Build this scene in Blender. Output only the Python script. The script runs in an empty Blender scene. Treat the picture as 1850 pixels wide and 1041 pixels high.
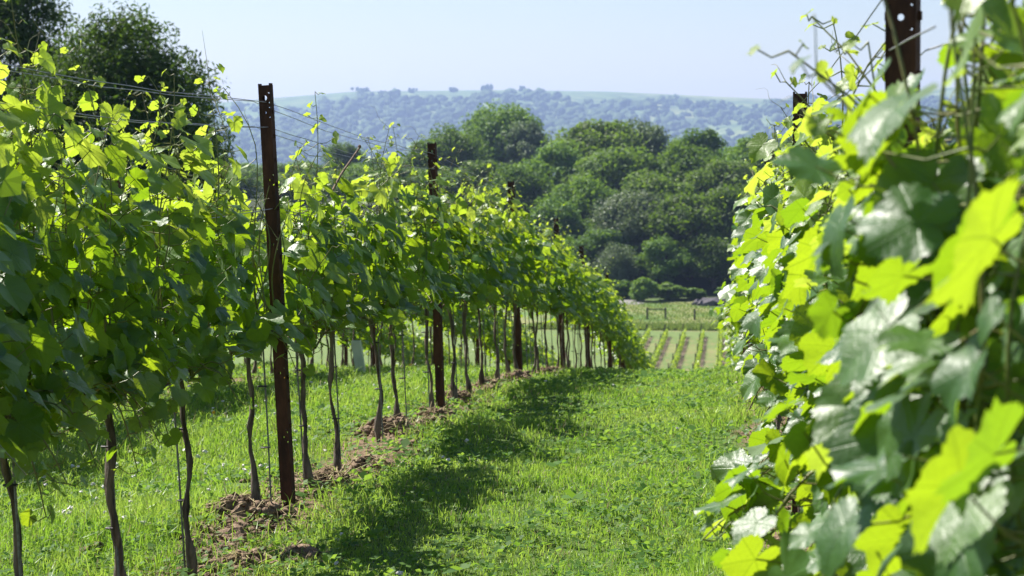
import bpy, math
import numpy as np
from mathutils import Matrix, Vector

# ------------------------------------------------------------------ camera, sky, sun, exposure
SC = bpy.context.scene
COL = SC.collection
YAW, PITCH, FPX = math.radians(5.265), math.radians(3.68), 4200.0
cam_d = bpy.data.cameras.new('camera'); cam = bpy.data.objects.new('camera', cam_d); COL.objects.link(cam)
cam_d.sensor_width = 36.0; cam_d.lens = FPX / 1850.0 * 36.0
cam_d.clip_start = 0.05; cam_d.clip_end = 20000
cam.location = (0, 0, 0)
cam.rotation_euler = (math.radians(90) - PITCH, 0, YAW)
cam_d.dof.use_dof = True; cam_d.dof.focus_distance = 8.8; cam_d.dof.aperture_fstop = 10.0
SC.camera = cam

SUN_EL, SUN_AZ = math.radians(47), math.radians(52)          # azimuth counted from +Y towards -X
sun_dir = Vector((-math.sin(SUN_AZ) * math.cos(SUN_EL), math.cos(SUN_AZ) * math.cos(SUN_EL), math.sin(SUN_EL)))
world = bpy.data.worlds.new('World'); SC.world = world; world.use_nodes = True
wn = world.node_tree; bg = wn.nodes['Background']
sky = wn.nodes.new('ShaderNodeTexSky'); sky.sky_type = 'NISHITA'; sky.sun_disc = False
sky.sun_elevation = SUN_EL; sky.sun_rotation = -SUN_AZ
sky.air_density = 1.0; sky.dust_density = 0.4; sky.ozone_density = 2.6
wb = wn.nodes.new('ShaderNodeMix'); wb.data_type = 'RGBA'; wb.blend_type = 'MULTIPLY'; wb.inputs[0].default_value = 1.0   # the camera's cool white balance
wb.inputs[7].default_value = (1.0, 0.965, 1.05, 1)
wn.links.new(sky.outputs[0], wb.inputs[6]); wn.links.new(wb.outputs[2], bg.inputs[0]); bg.inputs[1].default_value = 0.050
sl = bpy.data.lights.new('sun', 'SUN'); so = bpy.data.objects.new('sun', sl); COL.objects.link(so)
sl.energy = 5.0; sl.angle = math.radians(0.53); sl.color = (1.0, 0.95, 0.87)
so.rotation_euler = sun_dir.to_track_quat('Z', 'Y').to_euler()
vs = SC.view_settings
vs.view_transform = 'Standard'; vs.look = 'None'; vs.gamma = 1.0; vs.use_curve_mapping = False; vs.exposure = 1.32
SC.render.engine = 'CYCLES'
cy = SC.cycles
cy.use_denoising = True; cy.max_bounces = 7; cy.diffuse_bounces = 3; cy.glossy_bounces = 2
cy.transmission_bounces = 4; cy.volume_bounces = 0; cy.transparent_max_bounces = 4; cy.caustics_reflective = False
cy.sample_clamp_indirect = 6.0

RNG = np.random.default_rng(7)
FW = np.array((-math.sin(YAW), math.cos(YAW))); RT = np.array((math.cos(YAW), math.sin(YAW)))
YH = 520.5 - FPX * math.tan(PITCH)

def at(px, depth):
    """ground-plan point lying on the bearing of picture column px, depth metres out"""
    p = depth * (FW + (px - 925.0) / FPX * RT)
    return float(p[0]), float(p[1])
def zpx(py, depth): return (YH - py) / FPX * depth

# ------------------------------------------------------------------ terrain
PY = np.array([-60, -20, 0, 5, 10, 16, 21.7, 27, 32, 37, 47.6, 60, 95, 150, 230, 300, 370, 420, 470, 600, 900, 1200, 1600, 2500, 4200], float)
PZ = np.array([-1.2, -1.3, -1.40, -1.5, -1.62, -1.86, -2.27, -2.76, -3.25, -3.85, -5.45, -7.45, -12.6, -18.3, -23, -24.9, -26.3, -21, -15, -14, -34, -36, -62, -115, -260], float)
def _pchip(x, y):
    h = np.diff(x); d = np.diff(y) / h; m = np.zeros_like(y)
    w1 = 2 * h[1:] + h[:-1]; w2 = h[1:] + 2 * h[:-1]
    ok = d[1:] * d[:-1] > 0
    m[1:-1][ok] = ((w1 + w2)[ok]) / (w1[ok] / d[:-1][ok] + w2[ok] / d[1:][ok])
    m[0], m[-1] = d[0], d[-1]
    return m
PM = _pchip(PY, PZ)
def gz(x, y):
    x = np.asarray(x, float); y = np.clip(np.asarray(y, float), PY[0], PY[-1])
    i = np.clip(np.searchsorted(PY, y) - 1, 0, len(PY) - 2)
    h = PY[i + 1] - PY[i]; t = (y - PY[i]) / h
    z = (2*t**3-3*t**2+1)*PZ[i] + (t**3-2*t**2+t)*h*PM[i] + (-2*t**3+3*t**2)*PZ[i+1] + (t**3-t**2)*h*PM[i+1]
    dep = x * FW[0] + y * FW[1]; lat = x * RT[0] + y * RT[1]
    px = 925 + FPX * lat / np.maximum(dep, 5.0)
    z = z + 33 * np.exp(-((px - 1600) / 330.0)**2) * np.exp(-((dep - 1200) / 160.0)**2)
    near = np.clip((70 - y) / 40, 0, 1)
    z = z + near * 0.018 * (np.sin(x*2.1 + y*0.9) + np.sin(x*0.8 - y*1.7 + 1.3) + np.sin(x*4.3 + 2*np.sin(y*1.1)))
    return z

# ------------------------------------------------------------------ mesh helpers
def mesh(name, v, f, mat=None, smooth=False, uv=None):
    """v (n,3); f: int array (m,3)/(m,4), or a list of such arrays, or list of polygons"""
    me = bpy.data.meshes.new(name)
    v = np.asarray(v, np.float32)
    fl = f if isinstance(f, list) and len(f) and isinstance(f[0], np.ndarray) else [f]
    if all(isinstance(a, np.ndarray) for a in fl):
        fl = [a for a in fl if len(a)]
        loops = np.concatenate([a.ravel() for a in fl]).astype(np.int32)
        tot = np.concatenate([np.full(len(a), a.shape[1]) for a in fl]).astype(np.int32)
        start = np.concatenate([[0], np.cumsum(tot)[:-1]]).astype(np.int32)
        me.vertices.add(len(v)); me.vertices.foreach_set('co', v.ravel())
        me.loops.add(len(loops)); me.loops.foreach_set('vertex_index', loops)
        me.polygons.add(len(tot)); me.polygons.foreach_set('loop_start', start); me.polygons.foreach_set('loop_total', tot)
        me.update(calc_edges=True)
    else:
        me.from_pydata([tuple(map(float, p)) for p in v], [], [tuple(map(int, p)) for p in f]); loops = None
    if uv is not None:
        if loops is None:
            loops = np.zeros(len(me.loops), np.int32); me.loops.foreach_get('vertex_index', loops)
        l = me.uv_layers.new(name='UVMap'); l.data.foreach_set('uv', np.asarray(uv, np.float32)[loops].ravel())
    me.polygons.foreach_set('use_smooth', np.full(len(me.polygons), bool(smooth)))
    if mat: me.materials.append(mat)
    return me
def link(name, me, parent=None, loc=None):
    o = bpy.data.objects.new(name, me); COL.objects.link(o)
    if parent: o.parent = parent
    if loc is not None: o.location = loc
    return o
def tag(o, label=None, cat=None, group=None, kind=None):
    if label: o['label'] = label
    if cat: o['category'] = cat
    if group: o['group'] = group
    if kind: o['kind'] = kind
    return o
def empty(name, loc, label, cat, group=None, rz=0.0, scale=None):
    o = link(name, None, None, loc); o.empty_display_size = 0.1; o.rotation_euler[2] = rz
    if scale: o.scale = scale
    return tag(o, label, cat, group)
class Acc:
    """collects geometry that belongs to one part"""
    def __init__(s): s.v = []; s.t = []; s.q = []; s.n = 0
    def add(s, v, f):
        v = np.asarray(v, float); f = np.asarray(f, int)
        s.v.append(v); (s.t if f.shape[1] == 3 else s.q).append(f + s.n); s.n += len(v)
    def mesh(s, name, mat, smooth=False):
        fl = [np.concatenate(a) for a in (s.t, s.q) if a]
        return mesh(name, np.concatenate(s.v), fl, mat, smooth)
def box(c, d):
    c = np.asarray(c, float); d = np.asarray(d, float) / 2
    s = np.array([(-1,-1,-1),(1,-1,-1),(1,1,-1),(-1,1,-1),(-1,-1,1),(1,-1,1),(1,1,1),(-1,1,1)], float)
    return c + s * d, np.array([(0,3,2,1),(4,5,6,7),(0,1,5,4),(1,2,6,5),(2,3,7,6),(3,0,4,7)])
def tube(p, r, n=6, cap=True):
    p = np.asarray(p, float); k = len(p); r = np.broadcast_to(np.asarray(r, float), (k,))
    t = np.gradient(p, axis=0); t /= np.linalg.norm(t, axis=1)[:, None] + 1e-12
    ref = np.where(np.abs(t[:, 2:3]) > 0.9, np.array([[1.0, 0, 0]]), np.array([[0, 0, 1.0]]))
    if np.abs(t[:, 2]).mean() > 0.5: ref = np.tile(np.array([[1.0, 0.2, 0]]), (k, 1))
    else: ref = np.tile(np.array([[0, 0.1, 1.0]]), (k, 1))
    a = np.cross(ref, t); a /= np.linalg.norm(a, axis=1)[:, None] + 1e-12; b = np.cross(t, a)
    an = np.linspace(0, 2*np.pi, n, endpoint=False)
    v = p[:, None] + r[:, None, None] * (np.cos(an)[None, :, None]*a[:, None] + np.sin(an)[None, :, None]*b[:, None])
    i = np.arange(k-1)[:, None]*n; j = np.arange(n)[None]; j2 = (j+1) % n
    f = np.stack([i+j, i+j2, i+n+j2, i+n+j], -1).reshape(-1, 4)
    return v.reshape(-1, 3), f
def unit(a): return a / (np.linalg.norm(a, axis=-1, keepdims=True) + 1e-12)

# ------------------------------------------------------------------ materials
class NT:
    def __init__(s, name):
        s.m = bpy.data.materials.new(name); s.m.use_nodes = True; s.t = s.m.node_tree
        for n in list(s.t.nodes): s.t.nodes.remove(n)
        s.out = s.n('OutputMaterial')
    def n(s, kind, **kw):
        o = s.t.nodes.new('ShaderNode' + kind)
        for k, v in kw.items(): setattr(o, k, v)
        return o
    def put(s, sock, v):
        if isinstance(v, bpy.types.NodeSocket): s.t.links.new(v, sock)
        else: sock.default_value = v
    def math(s, op, a, b=None, c=None, clamp=False):
        o = s.n('Math', operation=op, use_clamp=clamp); s.put(o.inputs[0], a)
        if b is not None: s.put(o.inputs[1], b)
        if c is not None: s.put(o.inputs[2], c)
        return o.outputs[0]
    def mix(s, f, a, b):
        o = s.n('Mix', data_type='RGBA'); s.put(o.inputs[0], f)
        s.put(o.inputs[6], a if isinstance(a, bpy.types.NodeSocket) else (*a, 1)); s.put(o.inputs[7], b if isinstance(b, bpy.types.NodeSocket) else (*b, 1))
        return o.outputs[2]
    def noise(s, scale, detail=3, vec=None, rough=0.55):
        o = s.n('TexNoise'); o.inputs['Scale'].default_value = scale; o.inputs['Detail'].default_value = detail; o.inputs['Roughness'].default_value = rough
        if vec is not None: s.put(o.inputs['Vector'], vec)
        return o.outputs['Fac']
    def ramp(s, f, lo, hi):
        o = s.n('MapRange', interpolation_type='SMOOTHSTEP'); s.put(o.inputs[0], f); o.inputs[1].default_value = lo; o.inputs[2].default_value = hi
        return o.outputs[0]
    def bsdf(s, col, rough=0.6, spec=0.5, metal=0.0, normal=None):
        b = s.n('BsdfPrincipled'); s.put(b.inputs['Base Color'], col if isinstance(col, bpy.types.NodeSocket) else (*col, 1))
        s.put(b.inputs['Roughness'], rough); s.put(b.inputs['Specular IOR Level'], spec); s.put(b.inputs['Metallic'], metal)
        if normal is not None: s.put(b.inputs['Normal'], normal)
        return b.outputs[0]
    def bump(s, h, strength, dist):
        o = s.n('Bump'); s.put(o.inputs['Height'], h); o.inputs['Strength'].default_value = strength; o.inputs['Distance'].default_value = dist
        return o.outputs[0]
    def done(s, sh): s.t.links.new(sh, s.out.inputs[0]); return s.m
    def island(s):
        """0..1 number of its own for every leaf, whether a lone object or one among many in a part"""
        g = s.n('NewGeometry').outputs['Random Per Island']; r = s.n('ObjectInfo').outputs['Random']
        return s.math('FRACT', s.math('ADD', g, r))

def leaf_material(name, c0, c1, t0, t1, trans=0.42, rough=0.38, spec=0.5, veins=False, under=None, tree=False, patchy=False):
    m = NT(name); r = m.island()
    if patchy:                                    # drier and lusher patches of turf
        co = m.n('TexCoord').outputs['Object']; pn = m.ramp(m.math('MULTIPLY_ADD', m.noise(0.9, 3, co), 0.6, m.math('MULTIPLY', m.noise(3.6, 3, co), 0.4)), 0.38, 0.62)
        r = m.math('MULTIPLY_ADD', pn, 0.65, m.math('MULTIPLY', r, 0.5))
    col = m.mix(r, c0, c1); tc = m.mix(r, t0, t1); nrm = None
    if tree:
        v = m.n('ObjectInfo').outputs['Random']
        h = m.n('HueSaturation'); m.put(h.inputs['Hue'], m.math('MULTIPLY_ADD', v, 0.035, 0.482)); m.put(h.inputs['Value'], m.math('MULTIPLY_ADD', v, 0.5, 0.75)); m.put(h.inputs['Color'], col); col = h.outputs[0]
    if veins:
        uv = m.n('UVMap'); uv.uv_map = 'UVMap'; sp = m.n('SeparateXYZ'); m.put(sp.inputs[0], uv.outputs[0])
        x = m.math('ABSOLUTE', m.math('SUBTRACT', sp.outputs[0], 0.5)); y = m.math('SUBTRACT', sp.outputs[1], 0.5)
        th = m.math('ARCTAN2', x, y); rad = m.math('SQRT', m.math('ADD', m.math('MULTIPLY', x, x), m.math('MULTIPLY', y, y)))
        best = None
        for a in (0.0, 0.94, 1.95):
            d = m.math('MULTIPLY', m.math('ABSOLUTE', m.math('SUBTRACT', th, a)), rad)
            # side veins: stripes along each main vein
            best = d if best is None else m.math('MINIMUM', best, d)
        vein = m.math('SUBTRACT', 1.0, m.ramp(best, 0.003, 0.013))
        st = m.math('SINE', m.math('MULTIPLY', m.math('SUBTRACT', rad, m.math('MULTIPLY', best, 0.8)), 95.0))
        side = m.math('MULTIPLY', m.ramp(st, 0.90, 1.0), 0.55)
        v = m.math('MAXIMUM', vein, side)
        no = m.noise(15.0, 2, uv.outputs[0])
        hgt = m.math('SUBTRACT', m.math('MULTIPLY', no, 0.9), m.math('MULTIPLY', v, 0.55))
        nrm = m.bump(hgt, 0.32, 0.005)
        col = m.mix(m.math('MULTIPLY', v, 0.30), col, tuple(min(1, c*1.9+0.02) for c in c1))
        blot = m.ramp(m.noise(7.0, 2, uv.outputs[0]), 0.35, 0.75)
        col = m.mix(m.math('MULTIPLY', blot, 0.35), col, tuple(c*0.7 for c in c0))
        tc = m.mix(m.math('MULTIPLY', v, 0.35), tc, tuple(c*0.45 for c in t0))
    if under is not None:
        bf = m.n('NewGeometry').outputs['Backfacing']
        col = m.mix(bf, col, under); rough = m.math('MULTIPLY_ADD', bf, 0.35, rough)
    a = m.bsdf(col, rough, spec, 0, nrm)
    b = m.n('BsdfTranslucent'); m.put(b.inputs[0], tc)
    if nrm is not None: m.put(b.inputs['Normal'], nrm)
    mx = m.n('MixShader'); mx.inputs[0].default_value = trans
    m.t.links.new(a, mx.inputs[1]); m.t.links.new(b.outputs[0], mx.inputs[2])
    return m.done(mx.outputs[0])

M = {}
M['leaf'] = leaf_material('vine_leaf_mature', (0.028, 0.088, 0.018), (0.066, 0.148, 0.020), (0.25, 0.44, 0.010), (0.42, 0.58, 0.015), 0.42, 0.44, 0.55, True, (0.10, 0.17, 0.065))
M['young'] = leaf_material('vine_leaf_young', (0.09, 0.17, 0.025), (0.17, 0.25, 0.04), (0.42, 0.60, 0.03), (0.56, 0.68, 0.06), 0.46, 0.42, 0.5, True, (0.17, 0.24, 0.08))
M['oak'] = leaf_material('tree_leaf_dark', (0.044, 0.098, 0.014), (0.080, 0.148, 0.022), (0.16, 0.28, 0.015), (0.22, 0.36, 0.02), 0.32, 0.6, 0.2, tree=True)
M['elm'] = leaf_material('tree_leaf_deep', (0.022, 0.055, 0.012), (0.048, 0.092, 0.020), (0.09, 0.17, 0.015), (0.14, 0.24, 0.02), 0.28, 0.6, 0.2)
M['ash'] = leaf_material('tree_leaf_mid', (0.072, 0.140, 0.022), (0.120, 0.190, 0.032), (0.19, 0.33, 0.02), (0.27, 0.42, 0.03), 0.32, 0.6, 0.2, tree=True)
M['willow'] = leaf_material('tree_leaf_pale', (0.095, 0.145, 0.065), (0.135, 0.190, 0.090), (0.18, 0.26, 0.08), (0.24, 0.32, 0.10), 0.25, 0.55, 0.25, tree=True)
M['blade'] = leaf_material('grass_blade', (0.060, 0.155, 0.018), (0.200, 0.295, 0.050), (0.21, 0.42, 0.02), (0.42, 0.58, 0.08), 0.42, 0.45, 0.3, patchy=True)
M['weed'] = leaf_material('weed_leaf', (0.05, 0.125, 0.022), (0.10, 0.19, 0.035), (0.20, 0.38, 0.03), (0.30, 0.46, 0.05), 0.40, 0.6, 0.15)
M['straw'] = leaf_material('dry_grass', (0.30, 0.24, 0.12), (0.46, 0.38, 0.22), (0.3, 0.25, 0.12), (0.4, 0.34, 0.18), 0.25, 0.7, 0.2)
M['meadow'] = leaf_material('meadow_grass', (0.07, 0.14, 0.025), (0.15, 0.20, 0.05), (0.18, 0.30, 0.04), (0.32, 0.38, 0.09), 0.35, 0.6, 0.2)

def simple(name, a, b, scale, rough=0.7, spec=0.3, bump=0.0, stretch=None, metal=0.0, dist=0.01):
    m = NT(name); tc = m.n('TexCoord').outputs['Object']
    if stretch:
        mp = m.n('Mapping'); mp.inputs['Scale'].default_value = stretch; m.put(mp.inputs[0], tc); tc = mp.outputs[0]
    f = m.noise(scale, 5, tc, 0.65)
    col = m.mix(m.ramp(f, 0.3, 0.7), a, b)
    return m.done(m.bsdf(col, rough, spec, metal, m.bump(f, bump, dist) if bump else None))
M['bark'] = simple('vine_bark', (0.045, 0.034, 0.026), (0.20, 0.160, 0.125), 40, 0.85, 0.2, 0.9, (1, 1, 0.12), 0, 0.012)
M['trunk'] = simple('tree_bark', (0.05, 0.042, 0.034), (0.13, 0.11, 0.09), 6, 0.9, 0.2, 0.8, (1, 1, 0.2), 0, 0.05)
M['shoot'] = simple('green_shoot', (0.10, 0.15, 0.03), (0.20, 0.17, 0.06), 9, 0.5, 0.4)
M['cane'] = simple('woody_cane', (0.10, 0.065, 0.04), (0.24, 0.17, 0.11), 30, 0.8, 0.2, 0.5)
M['rust'] = simple('rusty_steel', (0.032, 0.015, 0.011), (0.105, 0.044, 0.025), 22, 0.75, 0.25, 0.35, (1, 1, 0.25), 0.25, 0.002)
M['wire'] = simple('galvanised_wire', (0.16, 0.16, 0.17), (0.30, 0.30, 0.31), 30, 0.45, 0.5, 0, None, 0.7)
M['rod'] = simple('stake_rod', (0.10, 0.10, 0.10), (0.22, 0.22, 0.22), 60, 0.5, 0.5, 0, None, 0.5)
M['tie'] = simple('rubber_tie', (0.012, 0.012, 0.012), (0.03, 0.03, 0.03), 60, 0.6, 0.4)
M['soil'] = simple('loose_soil', (0.10, 0.067, 0.045), (0.27, 0.195, 0.135), 14, 0.95, 0.1, 1.0, None, 0, 0.03)
M['wood'] = simple('weathered_wood', (0.05, 0.042, 0.035), (0.13, 0.11, 0.09), 20, 0.85, 0.2, 0.4, (1, 1, 0.2))
M['guard'] = simple('tree_guard_plastic', (0.52, 0.56, 0.46), (0.62, 0.66, 0.55), 8, 0.5, 0.4)
M['clover'] = simple('clover_petals', (0.62, 0.55, 0.52), (0.78, 0.76, 0.72), 60, 0.8, 0.2)
M['dandelion'] = simple('dandelion_petals', (0.75, 0.38, 0.02), (0.85, 0.50, 0.03), 60, 0.7, 0.2)
M['stone'] = simple('grey_stone', (0.06, 0.056, 0.066), (0.12, 0.11, 0.12), 3, 0.9, 0.2, 0.8, None, 0, 0.1)
M['gravel'] = simple('pale_gravel', (0.17, 0.165, 0.155), (0.25, 0.24, 0.225), 3, 0.9, 0.1)

ROW0, PITCHX = -1.93, 2.25                                    # row lines: ROW0 + k * PITCHX
YV0, YVS = -0.62, 2.25                                        # lower field
def ground_material():
    m = NT('turf_and_soil'); co = m.n('TexCoord').outputs['Object']
    s = m.n('SeparateXYZ'); m.put(s.inputs[0], co); x, y = s.outputs[0], s.outputs[1]
    n1 = m.noise(1.3, 5, co); n2 = m.noise(9.0, 5, co); n3 = m.noise(0.06, 4, co); n4 = m.noise(45.0, 4, co)
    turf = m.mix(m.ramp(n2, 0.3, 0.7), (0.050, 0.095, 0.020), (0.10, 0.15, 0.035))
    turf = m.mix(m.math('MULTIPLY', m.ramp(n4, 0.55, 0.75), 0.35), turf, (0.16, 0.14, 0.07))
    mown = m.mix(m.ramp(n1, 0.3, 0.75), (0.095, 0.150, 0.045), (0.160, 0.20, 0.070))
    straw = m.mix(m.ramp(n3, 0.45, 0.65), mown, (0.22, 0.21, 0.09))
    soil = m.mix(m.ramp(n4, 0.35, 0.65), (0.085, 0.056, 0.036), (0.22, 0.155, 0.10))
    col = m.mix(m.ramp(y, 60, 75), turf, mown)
    # cultivated strip below each trellis row
    def strip(x0, step, half, jit):
        q = m.math('PINGPONG', m.math('SUBTRACT', x, x0), step / 2)
        q = m.math('ADD', q, m.math('MULTIPLY', m.math('SUBTRACT', n1, 0.5), jit))
        return m.math('SUBTRACT', 1.0, m.ramp(q, half * 0.55, half * 1.3))
    st = m.math('MULTIPLY', strip(ROW0, PITCHX, 0.25, 0.50), m.math('SUBTRACT', 1.0, m.ramp(y, 61, 64)))
    col = m.mix(st, col, soil)
    # young vineyard on the valley floor
    inf = m.math('MULTIPLY', m.ramp(y, 175, 185), m.math('SUBTRACT', 1.0, m.ramp(y, 287, 289)))
    inf = m.math('MULTIPLY', inf, m.ramp(x, -11.5, -10.5))
    col = m.mix(m.math('MULTIPLY', inf, 0.6), col, straw)
    mp = m.n('Mapping'); mp.inputs['Scale'].default_value = (1.0, 0.12, 1.0); m.put(mp.inputs[0], co)
    col = m.mix(m.math('MULTIPLY', m.math('MULTIPLY', m.ramp(m.noise(1.6, 5, mp.outputs[0]), 0.45, 0.68), inf), 0.7), col, (0.20, 0.165, 0.085))
    col = m.mix(m.math('MULTIPLY', m.math('MULTIPLY', m.ramp(m.noise(0.5, 5, co), 0.5, 0.7), inf), 0.55), col, (0.075, 0.125, 0.035))
    lo = m.math('MULTIPLY', strip(YV0 + 0.42, YVS, 0.24, 0.5), inf)
    col = m.mix(m.math('MULTIPLY', lo, 0.85), col, m.mix(n2, (0.15, 0.105, 0.075), (0.24, 0.18, 0.135)))
    # rough meadow in front of the wood, woodland floor, distant fields
    mead = m.mix(m.ramp(m.noise(0.12, 4, co), 0.4, 0.62), (0.10, 0.165, 0.045), (0.20, 0.20, 0.085))
    col = m.mix(m.math('MULTIPLY', m.ramp(y, 299, 302), 1.0), col, mead)
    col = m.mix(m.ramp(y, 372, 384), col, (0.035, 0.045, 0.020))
    col = m.mix(m.ramp(y, 560, 640), col, (0.12, 0.17, 0.06))
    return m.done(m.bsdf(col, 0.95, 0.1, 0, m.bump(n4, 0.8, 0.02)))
M['ground'] = ground_material()

ys = np.unique(np.concatenate([np.arange(-40, 3, 1.5), np.arange(3, 40, 0.22), np.arange(40, 100, 1.0), np.arange(100, 480, 4.0), np.geomspace(480, 4200, 60)]))
us = np.sign(np.linspace(-1, 1, 241)) * np.abs(np.linspace(-1, 1, 241))**1.6
GX = us[None, :] * (28 + 0.62 * np.maximum(ys, 0))[:, None]; GY = np.repeat(ys[:, None], len(us), 1)
V = np.stack([GX, GY, gz(GX, GY)], -1).reshape(-1, 3)
def gridf(nr, nc):
    i = np.arange(nr-1)[:, None]*nc + np.arange(nc-1)[None]
    return np.stack([i, i+1, i+nc+1, i+nc], -1).reshape(-1, 4)
g = link('ground', mesh('ground', V, gridf(len(ys), len(us)), M['ground'], True)); tag(g, kind='structure')

# ------------------------------------------------------------------ far hill
RID = np.array([(-3000, 230), (-600, 225), (-200, 214), (370, 188), (640, 166), (900, 163), (1100, 166), (1400, 180), (1560, 176), (1700, 160), (1850, 149), (2300, 140), (5000, 160)], float)
HS = 2.5                                                       # the scarp stands about 8 km out
HR = np.array([1400, 2000, 2300, 2600, 2900, 3050, 3200, 3500, 4200], float)
HW = np.array([-0.05, .20, .40, .60, .84, .93, 1.0, 1.02, .85])
def hill_z(px, r):
    rid = (YH - np.interp(px, RID[:, 0], RID[:, 1])) / FPX * 3200
    z = -75 + (rid + 75) * np.interp(r, HR, HW)
    w = np.clip((3150 - r) / 300, 0, 1) * np.clip((r - 1700) / 400, 0, 1)
    return HS * (z + w * (5 * np.sin(px / 95.0 + r / 260) + 4 * np.sin(px / 41.0 - r / 130 + 1) + 2.5 * np.sin(px / 21.0 + r / 70)))
def hill_xy(px, r, hs=HS): k = (px - 925.0) / FPX; r = r * hs; return r * (FW[0] + k * RT[0]), r * (FW[1] + k * RT[1])
hp = np.linspace(-2200, 4200, 330); hr = np.linspace(1400, 4200, 120)
HP, HRR = np.meshgrid(hp, hr); HX, HY = hill_xy(HP, HRR)
m = NT('downland'); co = m.n('TexCoord').outputs['Object']
c = m.mix(m.ramp(m.noise(0.004, 4, co), 0.42, 0.6), (0.11, 0.17, 0.055), (0.20, 0.23, 0.085)); c = m.mix(m.ramp(m.noise(0.012, 5, co), 0.42, 0.62), c, (0.06, 0.10, 0.040))
M['down'] = m.done(m.bsdf(c, 0.95, 0.1))
h = link('hill', mesh('hill', np.stack([HX, HY, hill_z(HP, HRR)], -1).reshape(-1, 3), gridf(len(hr), len(hp)), M['down'], True)); tag(h, kind='structure')

def ico():
    t = (1 + 5**.5) / 2
    v = unit(np.array([(-1,t,0),(1,t,0),(-1,-t,0),(1,-t,0),(0,-1,t),(0,1,t),(0,-1,-t),(0,1,-t),(t,0,-1),(t,0,1),(-t,0,-1),(-t,0,1)], float))
    f = [(0,11,5),(0,5,1),(0,1,7),(0,7,10),(0,10,11),(1,5,9),(5,11,4),(11,10,2),(10,7,6),(7,1,8),(3,9,4),(3,4,2),(3,2,6),(3,6,8),(3,8,9),(4,9,5),(2,4,11),(6,2,10),(8,6,7),(9,8,1)]
    v = list(map(tuple, v)); cache = {}; out = []
    def mid(a, b):
        k = (min(a, b), max(a, b))
        if k not in cache: cache[k] = len(v); v.append(tuple(unit((np.array(v[a]) + np.array(v[b])))))
        return cache[k]
    for a, b, cc in f:
        x, y, z = mid(a, b), mid(b, cc), mid(cc, a); out += [(a, x, z), (b, y, x), (cc, z, y), (x, y, z)]
    return np.array(v), np.array(out)
IV, IF = ico()
def lumps(pos, rx, rz, rng, rough=0.28):
    n = len(pos); k = len(IV)
    rot = rng.uniform(0, 2*np.pi, n); cs, sn = np.cos(rot)[:, None], np.sin(rot)[:, None]
    d = 1 + rng.normal(0, rough, (n, k)).clip(-.5, .5)
    x = (IV[:, 0]*cs - IV[:, 1]*sn) * d * rx[:, None]; y = (IV[:, 0]*sn + IV[:, 1]*cs) * d * rx[:, None]; z = IV[:, 2][None] * d * rz[:, None]
    v = np.stack([x, y, z], -1) + pos[:, None]
    f = IF[None] + (np.arange(n)*k)[:, None, None]
    return v.reshape(-1, 3), f.reshape(-1, 3)
# scrub and small woods over the scarp
rng = np.random.default_rng(21)
n = 24000
px = rng.uniform(-300, 2200, n); r = rng.uniform(1900, 3060, n)
fld = np.sin(px/73 + 1.2*np.sin(r/120)) + np.sin(px/38 - r/85 + .6) + np.sin(px/150 + r/140 + 2) + 0.7*np.sin(px/17 + r/37)
dens = np.clip((fld + 2.5) / 2.0, 0.08, 1) * np.clip((3040 - r + 55*np.sin(px/45) + 30*np.sin(px/17)) / 110, 0.0, 1)
for a, b, c_, d_ in ((455, 90, 2890, 60), (420, 55, 2700, 65), (560, 60, 3010, 45), (1000, 40, 2560, 30), (1840, 160, 2800, 260)):
    dens *= 1 - 0.96*np.exp(-((px-a)/b)**2 - ((r-c_)/d_)**2)
k = rng.random(n) < dens * 0.95; px, r = px[k], r[k]
X, Y = hill_xy(px, r); s = HS * rng.gamma(4, 0.72, len(px)).clip(1.2, 7)
v, f = lumps(np.stack([X, Y, hill_z(px, r) + 0.55*s], -1), s*1.15, s, rng)
m = NT('scrub_leaf'); c = m.mix(m.island(), (0.040, 0.072, 0.026), (0.075, 0.115, 0.040)); M['scrub'] = m.done(m.bsdf(c, 0.9, 0.1))
tag(link('hillside_scrub', mesh('scrub', v, f, M['scrub'], True)), 'hazy blue green scrub and woods covering the distant scarp', 'scrub', kind='stuff')
# trees that stand alone on the skyline
for (pxx, w, hh, rr, lab) in ((655, 13, 8, 3195, 'flat-topped clump of trees alone on the hill skyline'), (692, 7, 6, 3090, 'small round tree just right of the flat-topped skyline clump'),
        (745, 8, 8, 3120, 'round tree on the ridge, second right of the flat-topped clump'), (818, 9, 8, 3130, 'low spreading tree on the ridge left of the tallest skyline tree'),
        (880, 10, 11, 3170, 'tallest tree on the hill skyline above the big round oak'), (945, 9, 9, 3160, 'dark round tree on the skyline right of the tallest one')):
    X, Y = hill_xy(pxx, rr); Z = float(hill_z(pxx, rr)); nn = 14
    w, hh = w * HS, hh * HS
    p = np.stack([rng.normal(0, w*.38, nn), rng.normal(0, w*.3, nn), rng.uniform(hh*.05, hh*.62, nn)], -1)
    v, f = lumps(p, rng.uniform(.22, .36, nn)*w*.8, rng.uniform(.22, .34, nn)*hh, rng, .2)
    t = empty('ridge_tree', (X, Y, Z), lab, 'tree', 'trees on the hill skyline')
    link('crown', mesh('ridge_crown', v, f, M['scrub']), t)
    link('trunk', mesh('ridge_trunk', *tube([(0, 0, -1), (0, 0, hh*.5)], .5, 6), M['trunk']), t)
# dark wood on the nearer rise, right
n = 420; px = rng.uniform(1150, 2250, n); r = rng.uniform(1120, 1330, n); X, Y = hill_xy(px, r, 1.0); s = rng.uniform(3.0, 5.6, n)
v, f = lumps(np.stack([X, Y, gz(X, Y) + s*1.1], -1), s*1.1, s*1.15, rng)
tag(link('far_wood', mesh('far_wood', v, f, M['scrub'])), 'dark blue line of woodland below the hill at right', 'wood', kind='stuff')

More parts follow.
